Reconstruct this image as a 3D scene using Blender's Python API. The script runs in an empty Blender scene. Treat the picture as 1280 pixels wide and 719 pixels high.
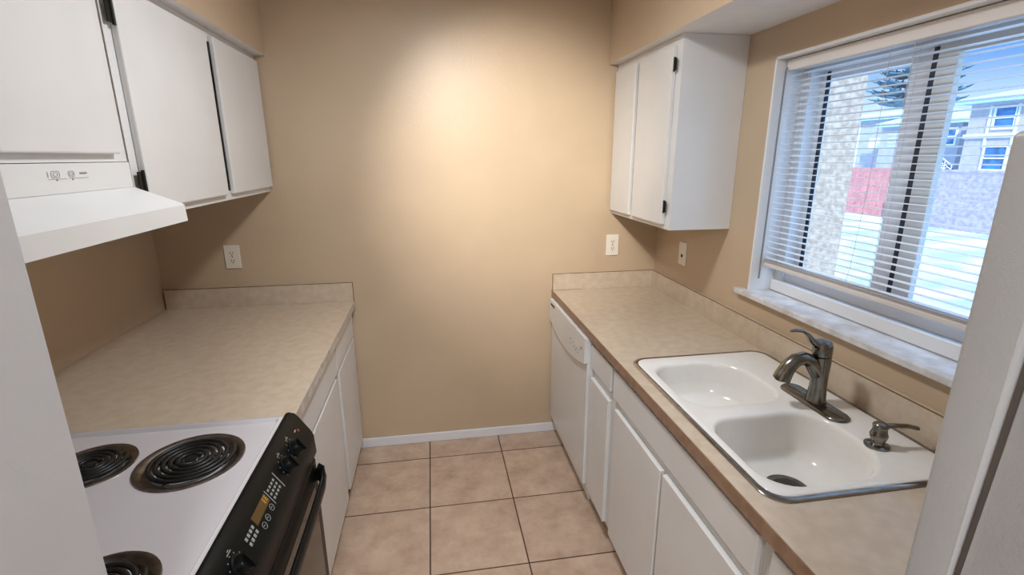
import bpy, bmesh, math, random
from mathutils import Vector, Matrix
random.seed(7)
C = bpy.context.scene.collection
S = bpy.context.scene
PI = math.pi

# ------------------------------------------------------------------ camera, light, exposure
CAM_H = 1.6348
cam_d = bpy.data.cameras.new('camera'); cam = bpy.data.objects.new('camera', cam_d); C.objects.link(cam)
cam_d.sensor_fit = 'HORIZONTAL'; cam_d.sensor_width = 36.0
cam_d.lens = 36.0 * 612.5 / 1280.0
cam_d.clip_start = 0.02; cam_d.clip_end = 400
pit, yaw, rol = math.radians(14.9277), math.radians(9.192), math.radians(-0.2256)
Fw = Vector((math.sin(yaw)*math.cos(pit), math.cos(yaw)*math.cos(pit), -math.sin(pit)))
Rt = Vector((math.cos(yaw), -math.sin(yaw), 0)); Up = Rt.cross(Fw)
R2 = Rt*math.cos(rol) + Up*math.sin(rol); U2 = -Rt*math.sin(rol) + Up*math.cos(rol)
M = Matrix((R2, U2, -Fw)).transposed().to_4x4(); M.translation = Vector((0, 0, CAM_H))
cam.matrix_world = M
S.camera = cam

S.view_settings.view_transform = 'Standard'
S.view_settings.look = 'None'
S.view_settings.gamma = 1.0
S.view_settings.use_curve_mapping = False
S.view_settings.exposure = 0.14

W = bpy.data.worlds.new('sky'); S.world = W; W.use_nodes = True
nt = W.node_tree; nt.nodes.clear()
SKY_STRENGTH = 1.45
o = nt.nodes.new('ShaderNodeOutputWorld'); bg = nt.nodes.new('ShaderNodeBackground')
tc = nt.nodes.new('ShaderNodeTexCoord'); sp = nt.nodes.new('ShaderNodeSeparateXYZ')
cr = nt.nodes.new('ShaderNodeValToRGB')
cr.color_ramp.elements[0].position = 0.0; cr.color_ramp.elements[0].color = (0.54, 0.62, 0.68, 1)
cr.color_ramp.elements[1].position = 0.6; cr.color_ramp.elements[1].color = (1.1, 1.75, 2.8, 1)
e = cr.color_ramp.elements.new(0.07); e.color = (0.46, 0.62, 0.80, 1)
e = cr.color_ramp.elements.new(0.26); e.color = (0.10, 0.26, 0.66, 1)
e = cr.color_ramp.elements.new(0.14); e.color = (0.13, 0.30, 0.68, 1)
nz = nt.nodes.new('ShaderNodeTexNoise'); nz.inputs['Scale'].default_value = 3.2; nz.inputs['Detail'].default_value = 5
mp = nt.nodes.new('ShaderNodeMapping'); mp.inputs['Scale'].default_value = (1, 1, 4.5)
c2 = nt.nodes.new('ShaderNodeValToRGB'); c2.color_ramp.elements[0].position = 0.58; c2.color_ramp.elements[1].position = 0.78
c2.color_ramp.elements[1].color = (0.75, 0.75, 0.75, 1)
mx = nt.nodes.new('ShaderNodeMixRGB'); mx.inputs[2].default_value = (0.58, 0.62, 0.66, 1)
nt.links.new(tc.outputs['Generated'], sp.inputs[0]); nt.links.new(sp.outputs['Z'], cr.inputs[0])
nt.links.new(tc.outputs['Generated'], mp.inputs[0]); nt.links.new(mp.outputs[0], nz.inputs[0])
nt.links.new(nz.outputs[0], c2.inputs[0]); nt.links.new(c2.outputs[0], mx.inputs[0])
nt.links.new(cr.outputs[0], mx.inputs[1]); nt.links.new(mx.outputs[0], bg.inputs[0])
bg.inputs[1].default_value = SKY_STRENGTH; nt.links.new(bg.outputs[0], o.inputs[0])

def lamp(name, kind, loc, power, col, size=None, rot=(0, 0, 0), shape='DISK', sy=None):
    d = bpy.data.lights.new(name, kind); d.energy = power; d.color = col
    if kind == 'AREA':
        d.shape = shape; d.size = size
        if sy: d.size_y = sy
    b = bpy.data.objects.new(name, d); b.location = loc; b.rotation_euler = rot; C.objects.link(b); return b
sun = lamp('sun', 'SUN', (0, 0, 30), 5.0, (1.0, 0.96, 0.9), rot=(0, 0, 0)); sun.data.angle = 0.009
sun.rotation_euler = Vector((0.42, 0.72, -0.62)).to_track_quat('-Z', 'Y').to_euler()
lamp('kitchen_ceiling_lamp', 'AREA', (0.10, 1.48, 2.385), 15, (0.94, 0.975, 1.0), 0.24)
sp_l = lamp('added_spot_lamp', 'SPOT', (0.0, 0.90, 2.33), 140, (1.0, 0.94, 0.83)); sp_l.data.spot_size = math.radians(53); sp_l.data.spot_blend = 1.0; sp_l.data.shadow_soft_size = 0.035  # added spot that makes the bright pool on the back wall
sp_l.rotation_euler = (Vector((0.46, 2.6353, 1.52))-Vector((0.0, 0.90, 2.33))).to_track_quat('-Z', 'Y').to_euler()
lamp('hall_fill_lamp', 'AREA', (-0.10, -1.2, 2.375), 52, (0.92, 0.965, 1.0), 0.5)  # fill added behind the camera for the near surfaces and ambient level

# ------------------------------------------------------------------ materials
def lin(c):
    return tuple(((v/255)/12.92 if v/255 <= 0.04045 else ((v/255+0.055)/1.055)**2.4) for v in c) + (1,)
def mat(name, rgb, rough=0.5, metal=0.0, bump=0.0, bscale=200, var=0.0, vscale=6, rgb2=None, emit=None, spec=None, detail=3):
    m = bpy.data.materials.new(name); m.use_nodes = True; t = m.node_tree; b = t.nodes['Principled BSDF']
    b.inputs['Base Color'].default_value = lin(rgb); b.inputs['Roughness'].default_value = rough; b.inputs['Metallic'].default_value = metal
    if spec is not None: b.inputs['Specular IOR Level'].default_value = spec
    g = t.nodes.new('ShaderNodeTexCoord')
    n2 = t.nodes.new('ShaderNodeTexNoise'); n2.inputs['Scale'].default_value = vscale; n2.inputs['Detail'].default_value = detail
    t.links.new(g.outputs['Object'], n2.inputs[0])
    r = t.nodes.new('ShaderNodeMixRGB')
    r.inputs[1].default_value = lin(rgb)
    c = rgb2 or tuple(v*(1-var) for v in rgb)
    r.inputs[2].default_value = lin(c)
    k = t.nodes.new('ShaderNodeMapRange'); k.inputs[1].default_value = 0.38; k.inputs[2].default_value = 0.62
    t.links.new(n2.outputs[0], k.inputs[0]); t.links.new(k.outputs[0], r.inputs[0])
    t.links.new(r.outputs[0], b.inputs['Base Color'])
    if bump:
        n = t.nodes.new('ShaderNodeTexNoise'); n.inputs['Scale'].default_value = bscale; n.inputs['Detail'].default_value = 2
        t.links.new(g.outputs['Object'], n.inputs[0])
        bp = t.nodes.new('ShaderNodeBump'); bp.inputs['Strength'].default_value = bump; bp.inputs['Distance'].default_value = 0.002
        t.links.new(n.outputs[0], bp.inputs['Height']); t.links.new(bp.outputs[0], b.inputs['Normal'])
    if emit:
        b.inputs['Emission Color'].default_value = lin(rgb); b.inputs['Emission Strength'].default_value = emit
    return m
WALL = mat('tan_wall_paint', (197, 174, 147), 0.42, bump=0.25, bscale=90, var=0.025, vscale=3)
CEIL = mat('white_ceiling_paint', (232, 231, 230), 0.8, bump=0.4, bscale=120, var=0.02)
GREYP = mat('off_white_paint', (204, 204, 206), 0.6, bump=0.15, bscale=120, var=0.02)
WHITE = mat('white_cabinet_paint', (222, 221, 220), 0.38, bump=0.08, bscale=60, var=0.02, vscale=4)
ENAM = mat('white_enamel', (206, 201, 205), 0.18, var=0.01)
APPL = mat('white_appliance', (222, 222, 222), 0.3, var=0.01)
FRID = mat('textured_white_steel', (172, 172, 173), 0.42, bump=0.22, bscale=420, var=0.02)
GASK = mat('grey_groove', (128, 125, 124), 0.7, var=0.05)
LAM = mat('beige_laminate', (204, 187, 167), 0.28, bump=0.05, bscale=80, rgb2=(194, 176, 155), vscale=26, detail=8)
EDGE = mat('brown_laminate_edge', (156, 126, 104), 0.45, rgb2=(140, 110, 88), vscale=30)
LEDGE = mat('beige_laminate_edge', (206, 200, 192), 0.45, rgb2=(184, 172, 158), vscale=30)
SEAM = mat('brown_seam', (112, 84, 60), 0.6, var=0.1)
TRIMW = mat('white_trim', (225, 226, 230), 0.4, var=0.02)
MARB = mat('marble', (224, 224, 226), 0.22, rgb2=(196, 192, 190), vscale=14, detail=9)
PORC = mat('white_porcelain', (236, 233, 228), 0.14, var=0.01, vscale=30)
NICK = mat('brushed_nickel', (138, 136, 130), 0.2, 1.0, var=0.1, vscale=40)
STEEL = mat('stainless_band', (160, 158, 156), 0.16, 1.0, var=0.08, vscale=30)
CHROME = mat('drip_bowl_steel', (150, 144, 138), 0.3, 1.0, var=0.15, vscale=40)
COIL = mat('black_coil', (34, 35, 35), 0.4, 0.3, var=0.2, vscale=60)
BLK = mat('black_plastic', (13, 16, 15), 0.36, var=0.1, spec=0.16)
GLASSB = mat('black_oven_glass', (22, 23, 22), 0.12, var=0.05)
HNG = mat('black_hinge', (26, 30, 24), 0.5, 0.4, var=0.2)
MARK = mat('pale_grey_print', (150, 153, 152), 0.5)
DMARK = mat('grey_print', (150, 150, 152), 0.5)
AMB = mat('amber_display', (84, 62, 26), 0.4, emit=0.12)
AMB2 = mat('amber_digits', (180, 136, 50), 0.4, emit=0.4)
RED = mat('red_indicator', (150, 60, 45), 0.4)
SLOT = mat('dark_slot', (50, 46, 44), 0.6)
ALMOND = mat('plate_plastic', (232, 224, 210), 0.4)
VINYL = mat('white_vinyl', (232, 232, 232), 0.4, var=0.01)
HEADR = mat('headrail_enamel', (222, 216, 212), 0.45, var=0.01)
GREYV = mat('grey_vinyl', (214, 213, 208), 0.45, 0.0, var=0.05)
RUB = mat('black_weatherstrip', (44, 50, 58), 0.7)
SLAT = mat('white_slat', (238, 238, 238), 0.4)
CORD = mat('blind_cord', (200, 200, 200), 0.6)
WAND = mat('clear_grey_wand', (130, 134, 138), 0.25)
STUC = mat('exterior_stucco', (176, 166, 152), 0.9, bump=1.0, bscale=40, rgb2=(144, 134, 122), vscale=26, detail=6)
CONC = mat('pale_concrete', (200, 212, 216), 0.8, bump=0.5, bscale=20, rgb2=(140, 168, 186), vscale=1.1, detail=6)
REDW = mat('red_stained_wood', (202, 136, 132), 0.75, bump=0.4, bscale=30, rgb2=(188, 122, 122), vscale=3, detail=6)
PURP = mat('mauve_block_wall', (176, 168, 196), 0.85, bump=1.0, bscale=25, rgb2=(150, 142, 178), vscale=9, detail=7)
BGREY = mat('grey_stucco_building', (176, 178, 186), 0.9, var=0.06, vscale=2)
BGREY2 = mat('taupe_stucco_building', (186, 180, 184), 0.9, var=0.05, vscale=2)
BWHT = mat('white_building_trim', (226, 236, 244), 0.6)
BGLS = mat('blue_window_glass', (70, 128, 184), 0.1, var=0.25, vscale=1.5)
BROOF = mat('pale_roof', (176, 214, 236), 0.7, var=0.08)
BDARK = mat('dark_stair_wall', (70, 96, 130), 0.7, var=0.1)
PINE = mat('norfolk_pine_needles', (72, 118, 128), 0.7, rgb2=(48, 92, 120), vscale=8)
BARK = mat('pine_bark', (96, 84, 78), 0.9, var=0.2, vscale=20)
LAMPG = mat('lamp_glass', (250, 240, 225), 0.5, emit=1.2)

def tile_mat():
    sx, sy, st = -0.0723, 2.4578, 0.4068
    m = bpy.data.materials.new('beige_floor_tile'); m.use_nodes = True; t = m.node_tree; b = t.nodes['Principled BSDF']
    def N(k, **a):
        n = t.nodes.new(k)
        for q, v in a.items(): setattr(n, q, v)
        return n
    def math_(op, a, bb=None):
        n = N('ShaderNodeMath', operation=op)
        for i, v in enumerate((a, bb)):
            if v is None: continue
            if isinstance(v, (int, float)): n.inputs[i].default_value = v
            else: t.links.new(v, n.inputs[i])
        return n.outputs[0]
    g = N('ShaderNodeNewGeometry'); s = N('ShaderNodeSeparateXYZ'); t.links.new(g.outputs['Position'], s.inputs[0])
    u = math_('DIVIDE', math_('SUBTRACT', s.outputs[0], sx), st); v = math_('DIVIDE', math_('SUBTRACT', s.outputs[1], sy), st)
    def edge(q): return math_('SUBTRACT', 0.5, math_('ABSOLUTE', math_('SUBTRACT', math_('FRACT', q), 0.5)))
    d = math_('MINIMUM', edge(u), edge(v))
    gr = N('ShaderNodeMapRange'); gr.inputs[1].default_value = 0.0055; gr.inputs[2].default_value = 0.009; t.links.new(d, gr.inputs[0])
    cmb = N('ShaderNodeCombineXYZ'); t.links.new(math_('FLOOR', u), cmb.inputs[0]); t.links.new(math_('FLOOR', v), cmb.inputs[1])
    wn = N('ShaderNodeTexWhiteNoise', noise_dimensions='3D'); t.links.new(cmb.outputs[0], wn.inputs[0])
    n1 = N('ShaderNodeTexNoise'); n1.inputs['Scale'].default_value = 9; n1.inputs['Detail'].default_value = 8; n1.inputs['Roughness'].default_value = 0.65
    vm = N('ShaderNodeVectorMath', operation='ADD'); t.links.new(g.outputs['Position'], vm.inputs[0]); t.links.new(wn.outputs['Color'], vm.inputs[1]); t.links.new(vm.outputs[0], n1.inputs[0])
    c1 = N('ShaderNodeValToRGB'); c1.color_ramp.elements[0].position = 0.3; c1.color_ramp.elements[0].color = lin((172, 144, 126))
    c1.color_ramp.elements[1].position = 0.7; c1.color_ramp.elements[1].color = lin((208, 184, 163)); t.links.new(n1.outputs[0], c1.inputs[0])
    mx = N('ShaderNodeMixRGB'); mx.inputs[1].default_value = lin((74, 50, 36)); t.links.new(gr.outputs[0], mx.inputs[0]); t.links.new(c1.outputs[0], mx.inputs[2])
    t.links.new(mx.outputs[0], b.inputs['Base Color'])
    b.inputs['Roughness'].default_value = 0.45
    bp = N('ShaderNodeBump'); bp.inputs['Strength'].default_value = 0.5; bp.inputs['Distance'].default_value = 0.003
    t.links.new(gr.outputs[0], bp.inputs['Height']); t.links.new(bp.outputs[0], b.inputs['Normal'])
    return m
TILE = tile_mat()

# ------------------------------------------------------------------ helpers
ORG = {}
def thing(name, loc, label, cat, group=None):
    e = bpy.data.objects.new(name, None); e.location = loc; C.objects.link(e); e.empty_display_size = 0.05
    e['label'] = label; e['category'] = cat
    if group: e['group'] = group
    ORG[e.name] = Vector(loc); return e
def obj(name, bm, m, parent=None, label=None, cat=None, group=None, kind=None, smooth=None, mats=None):
    """links a bmesh written in world coordinates as one mesh object"""
    bmesh.ops.recalc_face_normals(bm, faces=bm.faces)
    if parent is not None: P = ORG[parent.name]
    else:
        xs = [v.co for v in bm.verts]
        P = Vector(((min(v.x for v in xs)+max(v.x for v in xs))/2, (min(v.y for v in xs)+max(v.y for v in xs))/2, min(v.z for v in xs)))
    bmesh.ops.translate(bm, verts=bm.verts, vec=-P)
    me = bpy.data.meshes.new(name); bm.to_mesh(me); bm.free()
    for mm in (mats or [m]): me.materials.append(mm)
    if smooth:
        for p in me.polygons: p.use_smooth = True
        try: me.set_sharp_from_angle(angle=math.radians(smooth))
        except Exception: pass
    ob = bpy.data.objects.new(name, me); C.objects.link(ob); ORG[ob.name] = P
    if parent is not None: ob.parent = parent
    else: ob.location = P
    if label: ob['label'] = label
    if cat: ob['category'] = cat
    if group: ob['group'] = group
    if kind: ob['kind'] = kind
    return ob
def struct(name, bm, m, parent=None, **k):
    return obj(name, bm, m, parent, kind='structure', **k)
def NB(): return bmesh.new()
def box(bm, x0, x1, y0, y1, z0, z1, bev=0.0, seg=2, mi=0):
    r = bmesh.ops.create_cube(bm, size=1.0); vs = r['verts']
    for v in vs: v.co = Vector(((x0+x1)/2+v.co.x*(x1-x0), (y0+y1)/2+v.co.y*(y1-y0), (z0+z1)/2+v.co.z*(z1-z0)))
    fs = set(f for v in vs for f in v.link_faces)
    for f in fs: f.material_index = mi
    if bev:
        es = list(set(e for f in fs for e in f.edges))
        bmesh.ops.bevel(bm, geom=es, offset=bev, segments=seg, profile=0.5, affect='EDGES')
    return bm
def bx(*a, **k): return box(NB(), *a, **k)
def loft(bm, rings, cap=(True, True), close=True):
    """rings: lists of equal length of points; returns rings of verts"""
    vr = [[bm.verts.new(p) for p in r] for r in rings]
    n = len(vr[0])
    for a, b in zip(vr, vr[1:]):
        for i in range(n if close else n-1):
            j = (i+1) % n
            try: bm.faces.new((a[i], a[j], b[j], b[i]))
            except ValueError: pass
    if cap[0]: bm.faces.new(vr[0][::-1])
    if cap[1]: bm.faces.new(vr[-1])
    return vr
def prism(bm, poly, axis, a, b):
    """poly of 2D points extruded along an axis; axis 'y': points (x,z); 'x': (y,z); 'z': (x,y)"""
    f = {'y': lambda p, t: (p[0], t, p[1]), 'x': lambda p, t: (t, p[0], p[1]), 'z': lambda p, t: (p[0], p[1], t)}[axis]
    loft(bm, [[f(p, a) for p in poly], [f(p, b) for p in poly]]); return bm
def tube(bm, pts, rad, n=12, flat=1.0, side=None, closed=False):
    """tube through points with a radius (or (rw, rh)) per point; side: fixed sideways vector"""
    pts = [Vector(p) for p in pts]; rings = []
    prev = None
    for i, p in enumerate(pts):
        if closed: t = pts[(i+1) % len(pts)] - pts[i-1]
        else: t = (pts[min(i+1, len(pts)-1)] - pts[max(i-1, 0)])
        t.normalize()
        if side is not None: s = Vector(side)
        elif prev is None: s = Vector((0, 0, 1)) if abs(t.z) < 0.9 else Vector((0, 1, 0))
        else: s = prev
        s = (s - t*s.dot(t)).normalized(); prev = s; u = t.cross(s)
        r = rad[i] if isinstance(rad, (list, tuple)) else rad
        rw, rh = r if isinstance(r, (list, tuple)) else (r, r*flat)
        rings.append([p + s*math.cos(k*2*PI/n)*rw + u*math.sin(k*2*PI/n)*rh for k in range(n)])
    if closed: rings.append(rings[0]); loft(bm, rings, (False, False))
    else: loft(bm, rings)
    return bm
def lathe(bm, c, prof, n=32, axis=Vector((0, 0, 1)), caps=(False, False)):
    axis = axis.normalized(); s = Vector((1, 0, 0)) if abs(axis.x) < 0.9 else Vector((0, 1, 0))
    s = (s-axis*s.dot(axis)).normalized(); u = axis.cross(s); c = Vector(c)
    loft(bm, [[c+axis*h+s*math.cos(k*2*PI/n)*r+u*math.sin(k*2*PI/n)*r for k in range(n)] for r, h in prof], caps); return bm
def rrect(x0, x1, y0, y1, r, n=8):
    """rounded rectangle, r = one radius or four (x0y0, x1y0, x1y1, x0y1)"""
    if not isinstance(r, (list, tuple)): r = [r]*4
    P = []
    for (cx, cy, a0, q) in ((x0+r[0], y0+r[0], PI, r[0]), (x1-r[1], y0+r[1], 1.5*PI, r[1]), (x1-r[2], y1-r[2], 0, r[2]), (x0+r[3], y1-r[3], 0.5*PI, r[3])):
        for k in range(n+1): P.append((cx+q*math.cos(a0+k*PI/2/n), cy+q*math.sin(a0+k*PI/2/n)))
    return P
def circ(cx, cy, r, n=40): return [(cx+r*math.cos(k*2*PI/n), cy+r*math.sin(k*2*PI/n)) for k in range(n)]
def holed(bm, outer, holes, z):
    """flat face at z with holes; returns loops of verts"""
    loops = [[bm.verts.new((x, y, z)) for x, y in L] for L in [outer]+holes]
    es = []
    for L in loops:
        for i in range(len(L)): es.append(bm.edges.new((L[i], L[(i+1) % len(L)])))
    bmesh.ops.triangle_fill(bm, use_beauty=True, use_dissolve=False, edges=es)
    return loops
def skirt(bm, loop, rings, cap=False):
    a = loop; n = len(a)
    for R in rings:
        b = [bm.verts.new(p) for p in R]
        for i in range(n):
            j = (i+1) % n
            bm.faces.new((a[i], a[j], b[j], b[i]))
        a = b
    if cap: bm.faces.new(a)
    return a

# ------------------------------------------------------------------ key measures (metres; y = 0 is where the photographer stands)
D = 2.6353
XLW, XRW = -1.3555, 1.27
CEILZ = 2.44
ZC, ZCL, ZSP = 0.900, 0.894, 0.996
XLC, XRC = -0.432, 0.656
YN = -2.6                                    # wall behind the camera
OY0, OY1, OZ0, OZ1 = 0.755, 1.765, 1.103, 1.980   # window opening

# ------------------------------------------------------------------ the setting
struct('floor', bx(XLW-0.2, XRW+0.2, YN-0.2, D+0.2, -0.1, 0), TILE)
struct('ceiling', bx(XLW-0.2, XRW+0.2, YN-0.2, D+0.2, CEILZ, CEILZ+0.15), CEIL)
struct('wall_back', bx(XLW-0.2, XRW+0.2, D, D+0.2, 0, CEILZ), WALL)
struct('wall_left', bx(XLW-0.2, XLW, YN, D, 0, CEILZ), WALL)
struct('wall_near', bx(XLW-0.2, XRW+0.2, YN-0.2, YN, 0, CEILZ), GREYP)
b = NB()
box(b, XRW, XRW+0.2, YN, OY0, 0, CEILZ); box(b, XRW, XRW+0.2, OY1, D, 0, CEILZ)
box(b, XRW, XRW+0.2, OY0, OY1, 0, OZ0-0.02); box(b, XRW, XRW+0.2, OY0, OY1, OZ1, CEILZ)
struct('wall_right', b, WALL)
struct('wall_partition', bx(XLW, -0.430, 0.455, 0.590, 0, CEILZ, bev=0.004), GREYP)
struct('baseboard_back', bx(-0.47, 0.70, D-0.013, D, 0, 0.056, bev=0.004), TRIMW)
# soffits above both runs of wall cabinets: tan faces, white undersides
def soffit(name, x0, x1):
    bm = NB(); box(bm, x0, x1, 0.592 if x0 < 0 else YN, D, 2.095, CEILZ)
    for f in bm.faces: f.material_index = 1 if f.calc_center_median().z < 2.096 else 0
    struct(name, bm, WALL, mats=[WALL, CEIL])
soffit('trim_1', XLW, -0.7335); soffit('trim_2', 0.939, XRW)

# window: liner, frame, stiles, tracks, panes
win = thing('window_1', (XRW+0.11, (OY0+OY1)/2, OZ0), 'white sliding window in the right wall above the sink', 'window')
win['kind'] = 'structure'
b = NB()
box(b, XRW-0.001, 1.378, OY1-0.006, OY1+0.004, OZ0, OZ1); box(b, XRW-0.001, 1.378, OY0-0.004, OY0+0.006, OZ0, OZ1)
box(b, XRW-0.001, 1.378, OY0, OY1, OZ1-0.005, OZ1+0.004)
obj('window_liner', b, VINYL, win)
b = NB()
box(b, 1.378, 1.462, OY1-0.050, OY1, OZ0, OZ1, bev=0.003); box(b, 1.378, 1.462, OY0, OY0+0.050, OZ0, OZ1, bev=0.003)
box(b, 1.3795, 1.461, OY0+0.004, OY1-0.004, OZ1-0.050, OZ1)
box(b, 1.362, 1.462, OY0+0.006, OY1-0.006, OZ0, OZ0+0.044, bev=0.003); box(b, 1.388, 1.462, OY0+0.006, OY1-0.006, OZ0+0.044, OZ0+0.078, bev=0.003)
obj('window_frame', b, VINYL, win)
# inner sash on the right half, outer sash on the left half
def sash(x0, x1, y0, y1, m, stile, name):
    bm = NB(); z0, z1 = OZ0+0.07, OZ1-0.05
    box(bm, x0, x1, y0, y0+stile[0], z0, z1, bev=0.002); box(bm, x0, x1, y1-stile[1], y1, z0, z1, bev=0.002)
    box(bm, x0+0.001, x1-0.001, y0+0.003, y1-0.003, z0, z0+0.036); box(bm, x0+0.001, x1-0.001, y0+0.003, y1-0.003, z1-0.03, z1+0.002)
    s = obj(name, bm, m, win)
    return s
s1 = sash(1.398, 1.420, OY0+0.04, 1.262, GREYV, (0.03, 0.056), 'inner_sash')
s2 = sash(1.426, 1.448, 1.262, OY1-0.05, VINYL, (0.102, 0.024), 'outer_sash')
obj('weatherstrip', bx(1.400, 1.424, 1.263, 1.279, OZ0+0.075, OZ1-0.055), RUB, win, label='black weatherstrip')
obj('weatherstrip', bx(1.424, 1.430, 1.676, 1.690, OZ0+0.075, OZ1-0.055), RUB, win, label='black weatherstrip')
GL = bpy.data.materials.new('window_glass'); GL.use_nodes = True
t = GL.node_tree; t.nodes.clear(); oo = t.nodes.new('ShaderNodeOutputMaterial'); tr = t.nodes.new('ShaderNodeBsdfTransparent'); gl = t.nodes.new('ShaderNodeBsdfGlossy')
tr.inputs[0].default_value = (0.95, 0.98, 1.0, 1); gl.inputs['Roughness'].default_value = 0.02; ms = t.nodes.new('ShaderNodeMixShader'); ms.inputs[0].default_value = 0.04
t.links.new(tr.outputs[0], ms.inputs[1]); t.links.new(gl.outputs[0], ms.inputs[2]); t.links.new(ms.outputs[0], oo.inputs[0])
obj('pane', bx(1.407, 1.411, OY0+0.06, 1.215, OZ0+0.10, OZ1-0.075), GL, s1)
obj('pane', bx(1.435, 1.439, 1.355, OY1-0.07, OZ0+0.10, OZ1-0.075), GL, s2)
obj('window_sill', bx(1.240, 1.364, OY0-0.05, 1.822, 1.080, 1.1025, bev=0.004), MARB, win, label='grey-veined white marble sill')

# ------------------------------------------------------------------ outdoors
struct('ground', bx(1.47, 90, -40, 110, -0.40, -0.30), CONC)
cl = obj('stucco_column', bx(2.45, 2.95, 3.12, 3.80, -0.30, 3.2, bev=0.02), STUC, label='rough beige stucco porch column just outside the window', cat='column')
b = NB()
for i in range(88):
    y0 = 13.2+i*0.145; h = 1.25+random.uniform(-0.01, 0.01)
    box(b, 14.50-(i%2)*0.02, 14.53, y0, y0+(0.135 if i%2 else 0.11), -0.28, h)
fence = thing('wood_fence', (14.5, 19.5, -0.30), 'red-stained vertical board fence seen through the left half of the blinds', 'fence')
obj('board_panel', b, REDW, fence)
b = NB(); box(b, 14.53, 14.58, 13.2, 25.9, 0.0, 0.08); box(b, 14.53, 14.58, 13.2, 25.9, 0.9, 0.98); obj('rail', b, REDW, fence)
b = NB(); box(b, 13.7, 13.9, 4.0, 12.6, -0.30, 1.20); box(b, 13.67, 13.93, 4.0, 12.6, 1.20, 1.26)
obj('block_wall', b, PURP, label='mauve rendered garden wall behind the pale yard, right of the red fence', cat='wall')

def building(name, x, y0, y1, ztop, m, label, roof_over, base=-0.3, depth=9):
    bd = thing(name, (x+depth/2, (y0+y1)/2, base), label, 'building')
    obj('wall', bx(x, x+depth, y0, y1, base, ztop), m, bd)
    bm = NB(); prism(bm, [(x-roof_over, ztop), (x+depth+roof_over, ztop), (x+depth+roof_over, ztop+0.35), (x+depth/2, ztop+1.2), (x-roof_over, ztop+0.35)], 'y', y0-roof_over, y1+roof_over)
    obj('roof', bm, BROOF, bd)
    return bd
def bwindow(bd, x, y0, y1, z0, z1):
    f = NB(); w = 0.14
    for a in ((y0-w, y0, z0-w, z1+w), (y1, y1+w, z0-w, z1+w), (y0, y1, z0-w, z0), (y0, y1, z1, z1+w), (y0, y1, (z0+z1)/2-0.05, (z0+z1)/2+0.05)):
        box(f, x-0.10, x+0.04, *a)
    w_ = obj('window', f, BWHT, bd)
    obj('pane', bx(x-0.03, x+0.03, y0, y1, z0, z1), BGLS, w_)
# right-hand building, x = 42
bd = building('apartment_building', 42, 22, 34.3, 5.45, BGREY2, 'pale grey two-storey building with white-framed windows, nearest beyond the mauve wall', 0.7)
obj('string_course', bx(41.85, 42.0, 22, 34.4, 2.9, 3.2), BWHT, bd)
for yy in (25.0, 31.1): 
    bwindow(bd, 42, yy, yy+1.3, 3.6, 5.0); bwindow(bd, 42, yy, yy+1.5, 0.6, 2.2)
    for q in (yy-0.25, yy+1.6): obj('window_trim', bx(41.9, 42.0, q, q+0.15, 2.2, 5.2), BWHT, bd)
# left-hand building, x = 50
bd = building('apartment_building', 50, 47.6, 60, 5.5, BGREY, 'distant grey two-storey building with a balcony, left of the window centre', 0.5)
for yy in (53.6,): bwindow(bd, 50, yy, yy+1.6, 3.2, 4.6); bwindow(bd, 50, yy, yy+1.6, 0.2, 1.9)
bwindow(bd, 50, 47.9, 49.4, 3.1, 4.9); bwindow(bd, 50, 47.8, 49.6, 0.1, 1.9)
b = NB(); box(b, 48.8, 50, 47.6, 50.2, 2.35, 2.55)
for k in range(14): box(b, 48.80, 48.86, 47.65+k*0.19, 47.72+k*0.19, 2.55, 3.4)
box(b, 48.78, 48.88, 47.6, 50.2, 3.4, 3.5); obj('balcony', b, BWHT, bd)
b = NB(); box(b, 49.9, 50, 52.9, 53.1, -0.3, 5.5); obj('corner_trim', b, BWHT, bd)
# recessed middle building with the stairs
bd = building('apartment_building', 46, 38, 46, 4.4, BGREY, 'low grey building set back behind the outdoor stairs, right of the window centre', 0.4, depth=7)
obj('porch_recess', bx(45.9, 46.02, 40.4, 43, 1.9, 3.9), BDARK, bd); bwindow(bd, 46, 38.4, 39.6, 2.6, 3.9)
st = thing('outdoor_stairs', (42.5, 36.8, -0.3), 'white-railed outdoor stairs running up to a landing between the two buildings', 'stairs')
b = NB()
for k in range(14): box(b, 42.2, 43.4, 35.0+k*0.3, 35.34+k*0.3, -0.2+k*0.19, -0.14+k*0.19)
box(b, 42.2, 43.4, 39.2, 41.4, 2.4, 2.55)
obj('tread', b, BWHT, st)
b = NB()
for xx in (42.15, 43.4): prism(b, [(35.0, -0.3), (35.3, -0.3), (39.3, 2.3), (39.3, 2.6), (35.0, 0.0)], 'x', xx, xx+0.08)
obj('stringer', b, BDARK, st)
b = NB()
for dz in (0.35, 0.7, 1.05): tube(b, [(42.15, 35.0, -0.2+dz), (42.15, 39.2, 2.45+dz), (42.15, 41.4, 2.45+dz)], 0.035, 6)
for k in range(8): tube(b, [(42.15, 35.0+k*0.6, -0.2+k*0.38), (42.15, 35.0+k*0.6, 0.9+k*0.38)], 0.03, 6)
obj('handrail', b, BWHT, st)
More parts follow.
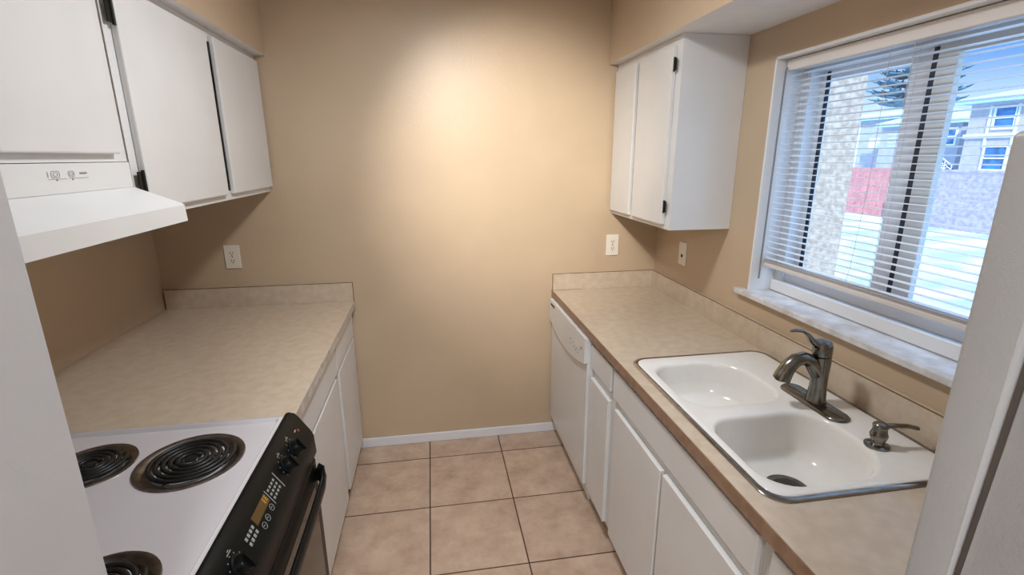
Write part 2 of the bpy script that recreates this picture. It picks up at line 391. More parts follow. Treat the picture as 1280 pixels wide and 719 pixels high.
# norfolk pine: tiers of drooping branches round a straight trunk
TX, TY, TK = 36.0, 33.7, 0.79
tree = thing('norfolk_pine', (TX, TY, -0.3), 'tall pine with flat tiers of blue-green branches above the far roofs', 'tree')
obj('trunk', tube(NB(), [(TX, TY, -0.3), (TX, TY, 5), (TX, TY, 11.4)], [0.3, 0.2, 0.05], 8), BARK, tree)
b = NB()
for k in range(10):
    z = 5.4+k*0.68; rr = 2.85*(1-0.035*k*k*0.25) if k < 9 else 1.6
    nb = 9
    for j in range(nb):
        a = j*2*PI/nb + k*0.5; L = rr*random.uniform(0.85, 1.05)
        P = [Vector((TX+math.cos(a)*L*s, TY+math.sin(a)*L*s, z-0.5*s*s*0.5+0.5*s**4+random.uniform(-.05, .05))) for s in (0.02, 0.3, 0.6, 0.85, 1.0)]
        tube(b, P, [(0.05, 0.05), (0.12, 0.28), (0.14, 0.42), (0.12, 0.30), (0.03, 0.05)], 7, side=(0, 0, 1))
        for q in range(7):
            s = 0.35+q*0.1; c = P[0].lerp(P[-1], s); sd = Vector((-math.sin(a), math.cos(a), 0))*(0.45 if q % 2 else -0.45)
            tube(b, [c, c+sd*0.6+Vector((math.cos(a)*0.2, math.sin(a)*0.2, 0.05)), c+sd+Vector((math.cos(a)*0.4, math.sin(a)*0.4, 0.14))], [0.07, 0.06, 0.015], 5)
obj('foliage', b, PINE, tree)

# ------------------------------------------------------------------ refrigerator (right foreground)
fr = thing('refrigerator', (0.90, 0.0, 0), 'tall white textured refrigerator in the right foreground, cut off by the frame', 'refrigerator')
obj('cabinet', bx(0.60, 1.25, -0.36, 0.375, 0.03, 1.650, bev=0.012, seg=3), FRID, fr)
b = NB()
# full-height door with a grip strip along its far edge and a slightly slanting groove beside it
def slab(bm, pts, x0, x1, bev):
    t0 = NB(); prism(t0, pts, 'x', x0, x1)
    bmesh.ops.bevel(t0, geom=[e for e in t0.edges], offset=bev, segments=4, profile=0.5, affect='EDGES')
    me = bpy.data.meshes.new('tmp'); t0.to_mesh(me); t0.free(); bm.from_mesh(me); bpy.data.meshes.remove(me)
slab(b, [(-0.36, 0.06), (0.360, 0.06), (0.3345, 1.15), (0.319, 1.656), (-0.36, 1.656)], 0.520, 0.592, 0.006)
dr = obj('door', b, FRID, fr, smooth=40)
b = NB(); slab(b, [(0.368, 0.06), (0.384, 0.06), (0.384, 1.656), (0.327, 1.656), (0.3425, 1.15)], 0.517, 0.592, 0.007)
obj('grip_strip', b, FRID, dr, smooth=40)
obj('groove', bx(0.5255, 0.588, 0.30, 0.378, 0.07, 1.645), GASK, dr, label='dark grey groove')
obj('kick_grille', bx(0.60, 0.62, -0.34, 0.36, 0.0, 0.055), SLOT, fr)

# ------------------------------------------------------------------ worktops
def splash_cap(bm, x0, x1, y0, y1, z): box(bm, x0, x1, y0, y1, z, z+0.0025)
wt = thing('countertop', (0.96, 1.5, 0.862), 'beige laminate countertop with a brown front edge, under the window', 'countertop')
SX0, SX1, SY0, SY1 = 0.700, 1.240, 0.803, 1.606
b = NB()
outer = [(XRC+0.002, 0.392), (XRW-0.001, 0.392), (XRW-0.001, D-0.001), (XRC+0.002, D-0.001)]
hole = rrect(SX0+0.020, SX1-0.020, SY0+0.020, SY1-0.020, 0.05)
lo = holed(b, outer, [hole], ZC)
skirt(b, lo[0], [[(x, y, 0.862) for x, y in outer]]); skirt(b, lo[1], [[(x, y, 0.862) for x, y in hole]])
obj('worktop', b, LAM, wt)
obj('edge_band', bx(XRC-0.0005, XRC+0.0025, 0.392, D-0.001, 0.862, ZC-0.001), EDGE, wt, label='brown front edge')
b = NB(); box(b, XRW-0.020, XRW-0.001, 0.392, D-0.020, ZC, ZSP, bev=0.001); box(b, XRC+0.002, XRW-0.001, D-0.020, D-0.001, ZC, ZSP, bev=0.001)
bs = obj('backsplash', b, LAM, wt)
b = NB(); splash_cap(b, XRW-0.021, XRW-0.019, 0.392, D-0.02, ZSP-0.001); splash_cap(b, XRC+0.001, XRW-0.02, D-0.021, D-0.019, ZSP-0.001)
box(b, XRC, XRC+0.003, D-0.021, D-0.018, ZC, ZSP)
obj('seam', b, SEAM, bs)
obj('scribe_line', bx(XRC+0.01, XRC+0.17, D-0.0215, D-0.0195, ZC, ZC+0.0015), SEAM, bs)

wl = thing('countertop', (-0.9, 2.0, 0.855), 'beige laminate countertop beside the stove, against the left and back walls', 'countertop')
b = NB()
poly = [(-1.354, 0.592), (-1.115, 0.592), (-1.115, 1.3795), (XLC, 1.3795), (XLC, D-0.001), (-1.354, D-0.001)]
prism(b, poly, 'z', 0.855, ZCL); obj('worktop', b, LAM, wl)
obj('edge_band', bx(XLC-0.001, XLC+0.0015, 1.3795, D-0.001, 0.855, ZCL-0.001), LEDGE, wl)
bs = obj('backsplash', bx(-1.345, XLC, D-0.020, D-0.001, ZCL, ZSP, bev=0.001), LAM, wl)
b = NB(); box(b, -1.345, XLC, D-0.0215, D-0.0195, ZSP-0.001, ZSP+0.0015); box(b, XLC-0.002, XLC+0.0006, D-0.0215, D-0.0185, ZCL, ZSP); obj('seam', b, SEAM, bs)

# ------------------------------------------------------------------ base cabinets
def base_cab(name, label, side, y0, y1, body_x, doors, drawers, xf, back):
    """side -1: left run (fronts face +x); +1: right run (fronts face -x)"""
    t = thing(name, ((body_x+back)/2, (y0+y1)/2, 0), label, 'cabinet')
    top = 0.853 if side < 0 else 0.860
    bm = NB(); box(bm, min(body_x, back), max(body_x, back), y0, y1, 0.09, top)
    k = body_x - side*-1*0.06 if False else body_x + side*0.06
    box(bm, min(k, back), max(k, back), y0, y1, 0.0, 0.09)
    # hollow top of the sink base
    obj('carcass', bm, WHITE, t)
    for (a, bb, z0, z1) in doors:
        obj('door', bx(min(xf, body_x), max(xf, body_x), a, bb, z0, z1, bev=0.003), WHITE, t)
    for (a, bb, z0, z1) in drawers:
        obj('drawer', bx(min(xf, body_x), max(xf, body_x), a, bb, z0, z1, bev=0.003), WHITE, t)
    return t
base_cab('base_cabinet', 'white base cabinet with two drawers over two doors, below the left countertop', -1, 1.384, D-0.002, -0.466,
         [(2.150, 2.600, 0.075, 0.692), (1.42, 2.085, 0.075, 0.690)], [(2.125, 2.600, 0.706, 0.835), (1.42, 2.105, 0.706, 0.840)], -0.448, -1.35)
base_cab('base_cabinet', 'narrow white base cabinet with one drawer and one door, right of the dishwasher', 1, 1.690, 1.945, 0.686,
         [(1.710, 1.938, 0.10, 0.680)], [(1.695, 1.942, 0.726, 0.836)], 0.668, 1.26)
# sink base: its carcass is open at the top so the bowls hang inside
t = thing('sink_base_cabinet', (0.96, 1.23, 0), 'wide white sink cabinet with a long false drawer front over two doors', 'cabinet')
b = NB()
for a in ((0.686, 0.704, 0.79, 1.688, 0.09, 0.860), (1.24, 1.26, 0.79, 1.688, 0.09, 0.860), (0.704, 1.24, 0.79, 0.798, 0.09, 0.860), (0.704, 1.24, 1.68, 1.688, 0.09, 0.860), (0.704, 1.24, 0.798, 1.68, 0.09, 0.11), (0.746, 1.26, 0.79, 1.688, 0.0, 0.09)): box(b, *a)
obj('carcass', b, WHITE, t)
obj('false_front', bx(0.668, 0.686, 0.794, 1.665, 0.722, 0.838, bev=0.003), WHITE, t)
for a in ((1.245, 1.640), (0.830, 1.228)): obj('door', bx(0.668, 0.686, a[0], a[1], 0.10, 0.682, bev=0.003), WHITE, t)
base_cab('base_cabinet', 'white base cabinet at the near end of the sink counter, cut off by the frame', 1, 0.395, 0.788, 0.686,
         [(0.42, 0.748, 0.10, 0.682)], [(0.42, 0.748, 0.722, 0.838)], 0.668, 1.26)

# ------------------------------------------------------------------ dishwasher
dw = thing('dishwasher', (0.95, 2.28, 0), 'white built-in dishwasher under the counter at the far end of the sink run', 'dishwasher')
obj('body', bx(0.690, 1.25, 1.955, 2.630, 0.02, 0.858), APPL, dw)
obj('door', bx(0.655, 0.690, 1.950, 2.612, 0.115, 0.740, bev=0.004), APPL, dw)
# control panel: its lower edge dips in an arc that hides the handle recess
b = NB(); n = 24; poly = []
for i in range(n+1):
    y = 1.950+(2.612-1.950)*i/n; s = (i/n-0.5)*2
    poly.append((y, 0.690+0.050*s*s))
poly = poly + [(2.612, 0.857), (1.950, 0.857)]
prism(b, poly, 'x', 0.640, 0.690); cp = obj('control_panel', b, APPL, dw)
b = NB()
for (a, bb, z0, z1) in ((2.165, 2.180, 0.775, 0.782), (2.120, 2.130, 0.775, 0.781), (2.165, 2.172, 0.752, 0.760), (2.100, 2.112, 0.760, 0.768), (2.080, 2.092, 0.752, 0.758), (2.062, 2.070, 0.764, 0.772), (2.04, 2.052, 0.754, 0.760), (2.02, 2.03, 0.775, 0.782)):
    box(b, 0.6388, 0.6402, a, bb, z0, z1)
box(b, 0.6385, 0.6402, 1.985, 2.012, 0.793, 0.802)
obj('printed_marks', b, DMARK, cp)
obj('vent', bx(0.6385, 0.6402, 2.50, 2.575, 0.828, 0.840), SLOT, cp)
obj('toe_panel', bx(0.71, 0.73, 1.955, 2.612, 0.0, 0.115), APPL, dw)

# ------------------------------------------------------------------ kitchen sink, faucet, soap dispenser
sk = thing('kitchen_sink', (0.97, 1.2, 0.74), 'white enamel double-bowl sink with a steel rim, set in the counter under the window', 'sink')
def ins(r, d): return [max(q-d, 0.004) for q in r]
def bowl_rings(x0, x1, y0, y1, r, bottom):
    R = []
    for d, z in ((0.003, 0.9060), (0.007, 0.9030), (0.010, 0.8980), (0.012, 0.891), (0.018, 0.84), (0.024, 0.80), (0.036, bottom+0.018), (0.052, bottom+0.008), (0.078, bottom)):
        R.append([(x, y, z) for x, y in rrect(x0+d, x1-d, y0+d, y1-d, ins(r, d*0.8))])
    return R
bowlA = (0.738, 1.075, 1.212, 1.540, [0.09, 0.10, 0.15, 0.09])
bowlB = (0.730, 1.095, 0.838, 1.158, [0.09, 0.15, 0.10, 0.09])
b = NB()
out = rrect(SX0+0.019, SX1-0.019, SY0+0.019, SY1-0.019, 0.042)
lo = holed(b, out, [rrect(*bowlA), rrect(*bowlB)], 0.907)
skirt(b, lo[0], [[(x, y, 0.9062) for x, y in rrect(SX0+0.015, SX1-0.015, SY0+0.015, SY1-0.015, 0.045)], [(x, y, 0.9025) for x, y in rrect(SX0+0.013, SX1-0.013, SY0+0.013, SY1-0.013, 0.046)]])
for L, bw, bz in ((lo[1], bowlA, 0.770), (lo[2], bowlB, 0.762)): skirt(b, L, bowl_rings(*bw, bz), cap=True)
obj('basin', b, PORC, sk, smooth=50)
b = NB()
rr0 = lambda d, z, r=0.055: [(x, y, z) for x, y in rrect(SX0+d, SX1-d, SY0+d, SY1-d, r)]
loft(b, [rr0(0.0, 0.9003), rr0(0.0, 0.9035), rr0(0.003, 0.9060), rr0(0.013, 0.9060), rr0(0.0135, 0.9003)], (False, False))
obj('rim_band', b, STEEL, sk, label='stainless steel rim', smooth=50)
def drain(cx, cy, z):
    dd = obj('drain', lathe(NB(), (cx, cy, z), [(0.055, 0.0005), (0.055, 0.003), (0.046, 0.0035), (0.040, 0.0005)], 36), CHROME, sk, smooth=40)
    obj('strainer', lathe(NB(), (cx, cy, z), [(0.040, 0.0008), (0.036, 0.006), (0.020, 0.008), (0.001, 0.009)], 30), SLOT, dd)
drain(0.920, 1.012, 0.762); drain(0.905, 1.375, 0.770)

fc = thing('kitchen_faucet', (1.125, 1.188, 0.907), 'brushed nickel single-lever kitchen faucet on an oval base plate behind the sink', 'faucet')
b = NB()
def oval(d, z):
    return [(x, y, z) for x, y in rrect(1.086+d, 1.156-d, 1.066+d, 1.312-d, 0.034-d*0.9)]
loft(b, [oval(0, 0.9072), oval(0, 0.911), oval(0.004, 0.915), oval(0.010, 0.9165), oval(0.013, 0.9145)], (True, True))
obj('base_plate', b, NICK, fc, smooth=50)
b = NB()
tube(b, [(1.127, 1.188, 0.911), (1.127, 1.188, 0.925), (1.127, 1.188, 0.96), (1.126, 1.188, 1.00), (1.124, 1.188, 1.045), (1.122, 1.188, 1.062)], [(0.030, 0.030), (0.0265, 0.0265), (0.0235, 0.0235), (0.024, 0.0245), (0.0265, 0.0265), (0.0265, 0.0265)], 24, side=(0, 1, 0))
obj('body', b, NICK, fc, smooth=50)
b = NB()
tube(b, [(1.122, 1.188, 1.0635), (1.122, 1.188, 1.070), (1.121, 1.188, 1.095), (1.120, 1.188, 1.106), (1.120, 1.188, 1.110)], [0.0255, 0.027, 0.0265, 0.024, 0.018], 24, side=(0, 1, 0))
cap = obj('lever_hub', b, NICK, fc, smooth=50)
b = NB()
tube(b, [(1.118, 1.188, 1.098), (1.100, 1.190, 1.100), (1.083, 1.192, 1.112), (1.069, 1.194, 1.130), (1.052, 1.196, 1.141), (1.032, 1.198, 1.143), (1.016, 1.200, 1.140)],
     [(0.016, 0.016), (0.017, 0.014), (0.0135, 0.009), (0.0115, 0.006), (0.011, 0.005), (0.0095, 0.0045), (0.004, 0.003)], 16, side=(0, 1, 0))
obj('lever', b, NICK, cap, smooth=60)
b = NB()
tube(b, [(1.124, 1.188, 0.995), (1.108, 1.189, 1.022), (1.090, 1.190, 1.045), (1.066, 1.192, 1.056), (1.043, 1.194, 1.050), (1.024, 1.196, 1.030), (1.012, 1.197, 1.004), (1.008, 1.198, 0.990)],
     [0.020, 0.023, 0.022, 0.020, 0.0200, 0.0215, 0.0240, 0.0250], 20, side=(0, 1, 0))
sp_ = obj('spout', b, NICK, fc, smooth=60)
obj('aerator', lathe(NB(), (1.009, 1.198, 0.991), [(0.019, 0), (0.018, -0.004), (0.001, -0.004)], 20, axis=Vector((0.12, 0, 1))), SLOT, sp_)

sd = thing('soap_dispenser', (1.112, 0.957, 0.907), 'small brushed nickel soap pump at the near end of the sink deck', 'soap dispenser')
b = NB(); lathe(b, (1.112, 0.957, 0.907), [(0.029, 0), (0.029, 0.004), (0.024, 0.007), (0.016, 0.009), (0.015, 0.014), (0.019, 0.024), (0.021, 0.032), (0.018, 0.040), (0.0165, 0.046), (0.0165, 0.052)], 28, caps=(True, True))
obj('base', b, NICK, sd, smooth=50)
b = NB(); lathe(b, (1.112, 0.957, 0.9595), [(0.017, 0), (0.018, 0.004), (0.017, 0.009), (0.012, 0.013), (0.001, 0.0135)], 28, caps=(True, False))
obj('pump_head', b, NICK, sd, smooth=50)
b = NB(); tube(b, [(1.115, 0.956, 0.963), (1.145, 0.950, 0.965), (1.180, 0.944, 0.964), (1.205, 0.940, 0.958)], [(0.008, 0.009), (0.006, 0.008), (0.0055, 0.0085), (0.005, 0.008)], 12, side=(0, 0, 1))
obj('nozzle', b, NICK, sd, smooth=60)

# ------------------------------------------------------------------ electric range
RY0, RY1 = 0.617, 1.376
rg = thing('electric_range', (-0.78, 1.0, 0), 'white electric range with four black coil burners and a black control panel', 'stove')
obj('body', bx(-1.108, -0.462, RY0, RY1, 0.03, 0.890), APPL, rg)
BUR = [(-0.624, 1.190, 0.118), (-0.858, 1.205, 0.094), (-0.608, 0.792, 0.094), (-0.866, 0.800, 0.118)]
b = NB()
o_ = rrect(-1.105+0.022, -0.452-0.012, RY0+0.022, RY1-0.022, 0.012, 4)
lo = holed(b, o_, [circ(x, y, r) for x, y, r in BUR], 0.9015)
def RR(d, dx, z, r): return [(x, y, z) for x, y in rrect(-1.105+d, -0.452-d+dx, RY0+d, RY1-d, r, 4)]
skirt(b, lo[0], [RR(0.018, 0.006, 0.9055, 0.013), RR(0.013, 0.005, 0.9105, 0.012), RR(0.004, 0.0, 0.9095, 0.010), RR(0.0, 0.0, 0.905, 0.008), RR(0.0, 0.0, 0.888, 0.008)])
for L, (x, y, r) in zip(lo[1:], BUR): skirt(b, L, [[(px, py, 0.893) for px, py in circ(x, y, r)]])
ct = obj('cooktop', b, ENAM, rg, smooth=40)
for x, y, r in BUR:
    q = bpy.data.objects.new('burner', None); C.objects.link(q); q.parent = rg; ORG[q.name] = ORG[rg.name]
    b = NB(); lathe(b, (x, y, 0.9015), [(r+0.004, 0.0003), (r+0.003, 0.0035), (r-0.003, 0.0040), (r-0.014, 0.0010), (r-0.020, -0.007), (r*0.6, -0.018), (0.03, -0.022), (0.001, -0.022)], 44)
    obj('drip_bowl', b, CHROME, q, smooth=50)
    b = NB(); turns = 5.0 if r > 0.1 else 4.0; N_ = int(turns*36); r1 = r-0.022; r0 = 0.020
    P = [(x+(r0+(r1-r0)*k/N_)*math.cos(k*2*PI/36+0.6), y+(r0+(r1-r0)*k/N_)*math.sin(k*2*PI/36+0.6), 0.9080) for k in range(N_+1)]
    tube(b, P, [(0.0045, 0.0058)]*len(P), 8, side=(0, 0, 1))
    for a in (0.3, 2.4, 4.5): tube(b, [(x+0.015*math.cos(a), y+0.015*math.sin(a), 0.9005), (x+(r-0.014)*math.cos(a), y+(r-0.014)*math.sin(a), 0.9005)], 0.0022, 6)
    tube(b, [(x-0.02, y, 0.903), (x-0.05, y+0.01, 0.896), (x-0.09, y+0.015, 0.894)], 0.005, 6)
    obj('coil', b, COIL, q, smooth=60)
    obj('medallion', lathe(NB(), (x, y, 0.9095), [(0.0135, -0.004), (0.0135, 0.0), (0.001, 0.001)], 20), COIL, q)
# control panel (convex profile) at the front edge
b = NB(); prof = [(-0.4515, 0.905), (-0.448, 0.914), (-0.440, 0.917), (-0.424, 0.912), (-0.416, 0.903), (-0.384, 0.852), (-0.378, 0.838), (-0.375, 0.780), (-0.380, 0.772), (-0.4605, 0.772), (-0.4605, 0.888)]
prism(b, prof, 'y', RY0, RY1+0.001)
cp = obj('control_panel', b, BLK, rg, smooth=35)
A_ = Vector((-0.416, 0, 0.903)); B_ = Vector((-0.384, 0, 0.852)); dS = (B_-A_).normalized(); LS = (B_-A_).length
nS = Vector((-dS.z, 0, dS.x)); nS = nS if nS.x > 0 else -nS
def onp(y, s, h=0.0):
    p = A_ + dS*s + nS*h; return Vector((p.x, y, p.z))
def mark(bm, y0, y1, s0, s1, h=0.0006):
    loft(bm, [[onp(y0, s0, -0.0005), onp(y1, s0, -0.0005), onp(y1, s1, -0.0005), onp(y0, s1, -0.0005)], [onp(y0, s0, h), onp(y1, s0, h), onp(y1, s1, h), onp(y0, s1, h)]])
for y in (1.250, 1.174, 0.850, 0.775):
    kb = NB(); c0 = onp(y, 0.034); lathe(kb, c0, [(0.0235, -0.001), (0.0235, 0.004), (0.0195, 0.006), (0.018, 0.020), (0.0165, 0.022), (0.001, 0.022)], 28, axis=nS)
    k = obj('knob', kb, BLK, cp, smooth=40)
    kb = NB(); g = [c0+nS*0.0215+dS*a+Vector((0, w, 0)) for a, w in ((-0.018, -0.004), (-0.018, 0.004), (0.018, 0.004), (0.018, -0.004))]
    loft(kb, [g, [p+nS*0.007 for p in g]]); tk = NB()
    mb = obj('knob_grip', kb, BLK, k)if False else None
    me = bpy.data.meshes.new('tmp'); kb.to_mesh(me); kb.free()
    kk = NB(); kk.from_mesh(k.data); kk2 = NB(); kk2.from_mesh(me); bmesh.ops.translate(kk2, verts=kk2.verts, vec=-ORG[k.name]); kk2.to_mesh(me); kk2.free()
    kk.from_mesh(me); kk.to_mesh(k.data); kk.free(); bpy.data.meshes.remove(me)
b = NB()
for y in (1.250, 1.174, 0.850, 0.775):
    for a in range(-4, 5):
        an = a*0.55; c = onp(y, 0.034)+dS*math.cos(an+PI)*0.027+Vector((0, math.sin(an+PI)*0.027, 0))
        mark(b, c.y-0.0011, c.y+0.0011, (c-A_).dot(dS)-0.0011 if False else 0.034+math.cos(an+PI)*0.027-0.0011, 0.034+math.cos(an+PI)*0.027+0.0011)
    mark(b, y-0.004, y+0.014, 0.001, 0.0028); mark(b, y+0.004, y+0.010, -0.003, -0.0012)
mark(b, 1.305, 1.317, 0.012, 0.016)
for k in range(4):
    for j in range(3): mark(b, 1.055+k*0.013, 1.062+k*0.013, 0.016+j*0.012, 0.022+j*0.012)
mark(b, 1.046, 1.048, 0.010, 0.052); mark(b, 1.112, 1.1145, 0.008, 0.056)
for k in range(4):
    for j in range(2): mark(b, 0.905+k*0.012, 0.912+k*0.012, 0.020+j*0.014, 0.028+j*0.014)
obj('printed_marks', b, MARK, cp)
b = NB()
for y, s in ((1.028, 0.046), (0.996, 0.048), (0.972, 0.049)):
    c = onp(y, s, 0.0008); tube(b, [c+dS*math.cos(a*PI/8)*0.0075+Vector((0, math.sin(a*PI/8)*0.0075, 0)) for a in range(16)], 0.0006, 5, closed=True)
    mark(b, y-0.003, y+0.003, s-0.0008, s+0.0008)
obj('button', b, MARK, cp)
b = NB(); mark(b, 0.958, 1.040, 0.012, 0.034); disp = obj('display', b, AMB, cp, label='amber clock display')
b = NB()
for y in (1.022, 1.032): mark(b, y, y+0.006, 0.015, 0.0165, 0.0009); mark(b, y, y+0.006, 0.021, 0.0225, 0.0009); mark(b, y, y+0.0014, 0.015, 0.028, 0.0009); mark(b, y, y+0.006, 0.0265, 0.028, 0.0009)
obj('digits', b, AMB2, disp)
b = NB(); mark(b, 1.322, 1.330, 0.018, 0.026, 0.001); obj('indicator', b, RED, cp)
# oven door, window and handle
od = obj('oven_door', bx(-0.4605, -0.3785, RY0+0.004, RY1-0.004, 0.215, 0.765, bev=0.006), BLK, rg)
obj('oven_window', bx(-0.3795, -0.3770, RY0+0.07, RY1-0.05, 0.30, 0.70, bev=0.001), GLASSB, od)
b = NB()
hp = [(-0.379, RY1-0.016, 0.722), (-0.368, RY1-0.018, 0.718), (-0.360, RY1-0.026, 0.708), (-0.356, RY1-0.050, 0.698), (-0.355, 1.20, 0.694), (-0.355, 0.80, 0.694), (-0.356, RY0+0.050, 0.698), (-0.360, RY0+0.026, 0.708), (-0.368, RY0+0.018, 0.718), (-0.379, RY0+0.016, 0.722)]
tube(b, hp, [(0.032, 0.012)]*2+[(0.029, 0.012)]+[(0.022, 0.009)]*4+[(0.029, 0.012)]+[(0.032, 0.012)]*2, 14, side=(0, 0, 1))
obj('handle', b, BLK, od, smooth=60)
obj('storage_drawer', bx(-0.4605, -0.3800, RY0+0.004, RY1-0.004, 0.065, 0.205, bev=0.006), BLK, rg)

# ------------------------------------------------------------------ wall cabinets
def hinge(parent, x, y, z0, z1, sgn, w=0.020):
    bm = NB(); box(bm, min(x, x+sgn*0.003), max(x, x+sgn*0.003), y-w/2, y+w/2, z0, z1)
    tube(bm, [(x+sgn*0.004, y+w*0.35, z0-0.004), (x+sgn*0.004, y+w*0.35, z1+0.004)], 0.0045, 8)
    return obj('hinge', bm, HNG, parent, label='black hinge')
UX = -0.767
t = thing('wall_cabinet', (-1.06, 1.05, 1.627), 'short white wall cabinet above the range hood', 'cabinet')
obj('carcass', bx(-1.352, UX-0.018, 0.594, 1.475, 1.627, 2.094), WHITE, t)
for y0, y1 in ((1.058, 1.425), (0.64, 1.020)): obj('door', bx(UX-0.018, UX, y0, y1, 1.646, 2.066, bev=0.004), WHITE, t)
t = thing('wall_cabinet', (-1.06, 2.05, 1.475), 'tall white two-door wall cabinet in the far left corner', 'cabinet')
def open_box(x0, x1, y0, y1, z0, z1, depth, fr, front):
    bm = NB(); a, c = (x0, x1-depth) if front > 0 else (x0+depth, x1)
    box(bm, a, c, y0, y1, z0, z1)
    a, c = (x1-depth, x1) if front > 0 else (x0, x0+depth)
    box(bm, a, c, y0, y0+fr[0], z0, z1); box(bm, a, c, y1-fr[1], y1, z0, z1)
    box(bm, a, c, y0+fr[0], y1-fr[1], z0, z0+fr[2]); box(bm, a, c, y0+fr[0], y1-fr[1], z1-fr[3], z1)
    return bm
obj('carcass', open_box(-1.352, UX-0.018, 1.484, D-0.002, 1.475, 2.094, 0.28, (0.05, 0.05, 0.035, 0.045), 1), WHITE, t)
d1 = obj('door', bx(UX-0.018, UX, 1.518, 2.069, 1.498, 2.068, bev=0.004), WHITE, t)
d2 = obj('door', bx(UX-0.018, UX, 2.129, 2.620, 1.498, 2.068, bev=0.004), WHITE, t)
hinge(d1, UX-0.008, 1.503, 1.545, 1.600, 1, 0.026); hinge(d1, UX-0.008, 1.503, 1.965, 2.020, 1, 0.026)
RX = 0.9725
t = thing('wall_cabinet', (1.12, 2.29, 1.330), 'white two-door wall cabinet in the far right corner, left of the window', 'cabinet')
obj('carcass', open_box(RX+0.018, XRW-0.001, 1.940, D-0.002, 1.330, 2.094, 0.2, (0.05, 0.05, 0.035, 0.045), -1), WHITE, t)
d1 = obj('door', bx(RX, RX+0.018, 2.354, 2.612, 1.350, 2.058, bev=0.003), WHITE, t)
d2 = obj('door', bx(RX, RX+0.018, 1.985, 2.316, 1.350, 2.058, bev=0.003), WHITE, t)
hinge(d2, RX+0.008, 1.970, 1.405, 1.450, -1, 0.014); hinge(d2, RX+0.008, 1.970, 1.965, 2.010, -1, 0.014)

# ------------------------------------------------------------------ range hood
hd = thing('range_hood', (-1.0, 1.05, 1.455), 'white under-cabinet range hood over the stove, upper left', 'range hood')
HY0, HY1 = 0.660, 1.452
b = NB(); box(b, -1.350, -0.762, HY0, HY1-0.012, 1.563, 1.6255, bev=0.002)
up = [(-0.762, HY0+0.0, 1.563), (-0.762, HY1-0.012, 1.563), (-1.350, HY1-0.012, 1.563), (-1.350, HY0, 1.563)]
l1 = [(-0.661, HY0, 1.519), (-0.661, HY1, 1.519), (-1.350, HY1, 1.519), (-1.350, HY0, 1.519)]
l2 = [(-0.656, HY0, 1.514), (-0.656, HY1+0.004, 1.514), (-1.350, HY1+0.004, 1.514), (-1.350, HY0, 1.514)]
l3 = [(-0.655, HY0, 1.471), (-0.655, HY1+0.005, 1.471), (-1.350, HY1+0.005, 1.471), (-1.350, HY0, 1.471)]
loft(b, [up, l1, l2, l3])
body = obj('canopy', b, APPL, hd)
b = NB()
def icon(y0, y1, z0, z1, x=-0.7615):
    P = [(x, p, q) for p, q in rrect(y0, y1, z0, z1, min(y1-y0, z1-z0)*0.35, 4)]
    tube(b, P, 0.0005, 5, closed=True)
icon(1.160, 1.184, 1.597, 1.610); icon(1.166, 1.178, 1.600, 1.607); icon(1.210, 1.228, 1.597, 1.609); icon(1.214, 1.224, 1.600, 1.606)
box(b, -0.7625, -0.7612, 1.150, 1.1512, 1.598, 1.609); box(b, -0.7625, -0.7612, 1.150, 1.204, 1.5935, 1.5943); box(b, -0.7625, -0.7612, 1.210, 1.272, 1.5935, 1.5943)
box(b, -0.7625, -0.7612, 1.172, 1.176, 1.590, 1.593); box(b, -0.7625, -0.7612, 1.219, 1.223, 1.590, 1.593)
obj('printed_marks', b, DMARK, body)
obj('nameplate', bx(-0.7625, -0.7605, 1.246, 1.268, 1.6025, 1.6055), GASK, body)
obj('grease_filter', bx(-1.25, -0.72, HY0+0.1, HY1-0.1, 1.4695, 1.4715), STEEL, hd)

# ------------------------------------------------------------------ outlets and plates
def outlet(xc, zc, label):
    t = thing('wall_outlet', (xc, D, zc), label, 'outlet')
    obj('plate', bx(xc-0.0365, xc+0.0365, D-0.006, D, zc-0.0595, zc+0.0595, bev=0.002), ALMOND, t)
    for dz in (0.0195, -0.0195):
        b = NB(); lathe(b, (xc, D-0.006, zc+dz), [(0.0165, 0), (0.0165, 0.0012), (0.001, 0.0012)], 24, axis=Vector((0, -1, 0)))
        r = obj('socket', b, ALMOND, t); b = NB()
        for dx in (-0.0065, 0.0065): box(b, xc+dx-0.0014, xc+dx+0.0014, D-0.0080, D-0.0070, zc+dz-0.002, zc+dz+0.007)
        box(b, xc-0.0025, xc+0.0025, D-0.0080, D-0.0070, zc+dz-0.011, zc+dz-0.006)
        obj('slot', b, SLOT, r)
    obj('screw', lathe(NB(), (xc, D-0.006, zc), [(0.003, 0), (0.003, 0.001), (0.0005, 0.0012)], 10, axis=Vector((0, -1, 0))), STEEL, t)
outlet(-1.006, 1.151, 'white wall outlet on the back wall above the left counter')
outlet(1.006, 1.148, 'white wall outlet on the back wall under the right wall cabinet')
t = thing('wall_plate', (XRW, 2.315, 1.150), 'almond plate with a small jack on the right wall, between wall cabinet and window', 'wall plate')
obj('plate', bx(XRW-0.006, XRW, 2.2785, 2.3515, 1.091, 1.210, bev=0.002), ALMOND, t)
obj('jack', bx(XRW-0.008, XRW-0.0055, 2.307, 2.323, 1.130, 1.146, bev=0.001), SLOT, t)

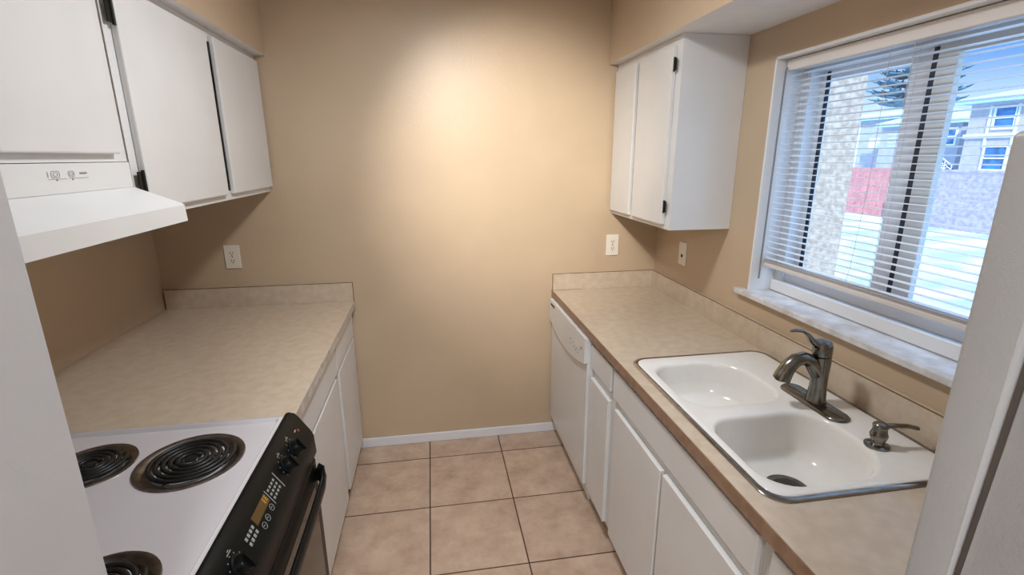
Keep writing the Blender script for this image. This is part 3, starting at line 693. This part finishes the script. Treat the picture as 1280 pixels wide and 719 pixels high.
# ------------------------------------------------------------------ mini blind inside the window recess
bl = thing('mini_blind', (1.33, 1.26, 1.205), 'white horizontal mini blind hanging half open across the kitchen window', 'blind')
BY0, BY1 = OY0+0.012, OY1-0.012
b = NB(); box(b, 1.305, 1.345, BY0, BY1, 1.934, 1.973, bev=0.003); obj('headrail', b, HEADR, bl)
b = NB()
tilt = math.radians(-2)
n = 32
for i in range(n):
    z = 1.918-i*0.0219
    ring = []
    for k in range(5):
        s = (k/4-0.5)*0.025; cz = 0.0022*(1-(2*k/4-1)**2)
        ring.append((1.325+s*math.cos(tilt), z+cz+s*math.sin(tilt)))
    top = ring; bot = [(x, zz-0.0005) for x, zz in ring[::-1]]
    prism(b, top+bot, 'y', BY0+0.003, BY1-0.003)
obj('slats', b, SLAT, bl)
b = NB(); box(b, 1.311, 1.339, BY0+0.002, BY1-0.002, 1.206, 1.222, bev=0.003)
for k in range(3): box(b, 1.313, 1.337, BY0+0.003, BY1-0.003, 1.2235+k*0.0035, 1.2245+k*0.0035)
obj('bottom_rail', b, HEADR, bl)
for y in (1.68, 1.26, 0.84):
    b = NB()
    for x in (1.3135, 1.3365): tube(b, [(x, y, 1.935), (x, y, 1.21)], 0.0006, 5)
    tube(b, [(1.325, y+0.008, 1.935), (1.325, y+0.008, 1.21)], 0.0006, 5)
    for i in range(n): tube(b, [(1.3135, y, 1.9165-i*0.0219), (1.3365, y, 1.9165-i*0.0219)], 0.0004, 4)
    obj('ladder_cord', b, CORD, bl)
b = NB(); tube(b, [(1.300, 1.742, 1.945), (1.296, 1.742, 1.935), (1.296, 1.742, 1.925)], 0.003, 8)
tube(b, [(1.296, 1.742, 1.925), (1.296, 1.744, 1.50), (1.296, 1.745, 1.155)], 0.0032, 8)
obj('tilt_wand', b, WAND, bl, label='clear grey tilt wand')
b = NB(); tube(b, [(1.302, 1.320, 1.935), (1.300, 1.312, 1.55), (1.300, 1.325, 1.30), (1.300, 1.335, 1.225)], 0.0008, 5)
obj('lift_cord', b, CORD, bl)

# ------------------------------------------------------------------ ceiling lights
t = thing('added_spot', (0.0, 0.90, CEILZ), 'small white ceiling spot, unseen, added to pool light on the back wall', 'ceiling light')  # made-up fixture body around the added spot
obj('mount', lathe(NB(), (0.0, 0.90, CEILZ), [(0.05, 0), (0.05, -0.02), (0.012, -0.024), (0.012, -0.07), (0.001, -0.07)], 24), TRIMW, t)
ax = (Vector((0.46, 2.6353, 1.52))-Vector((0.0, 0.90, 2.33))).normalized()
obj('shade', lathe(NB(), Vector((0.0, 0.90, 2.33))-ax*0.09, [(0.001, 0), (0.03, 0.002), (0.04, 0.03), (0.046, 0.085), (0.044, 0.085), (0.036, 0.03), (0.001, 0.012)], 28, axis=ax), TRIMW, t)
for (x, y, r, lab) in ((0.10, 1.48, 0.15, 'round flush ceiling light over the kitchen aisle'), (-0.10, -1.2, 0.28, 'larger round flush ceiling light, unseen, added as fill in the near hall')):
    t = thing('ceiling_light', (x, y, CEILZ), lab, 'ceiling light')
    obj('fixture_base', lathe(NB(), (x, y, CEILZ), [(r+0.01, 0), (r+0.01, -0.02), (r-0.01, -0.025)], 40, caps=(True, True)), TRIMW, t)
    obj('diffuser', lathe(NB(), (x, y, CEILZ-0.026), [(r-0.004, 0), (r-0.004, -0.012), (r-0.02, -0.022), (0.001, -0.024)], 40), LAMPG, t)
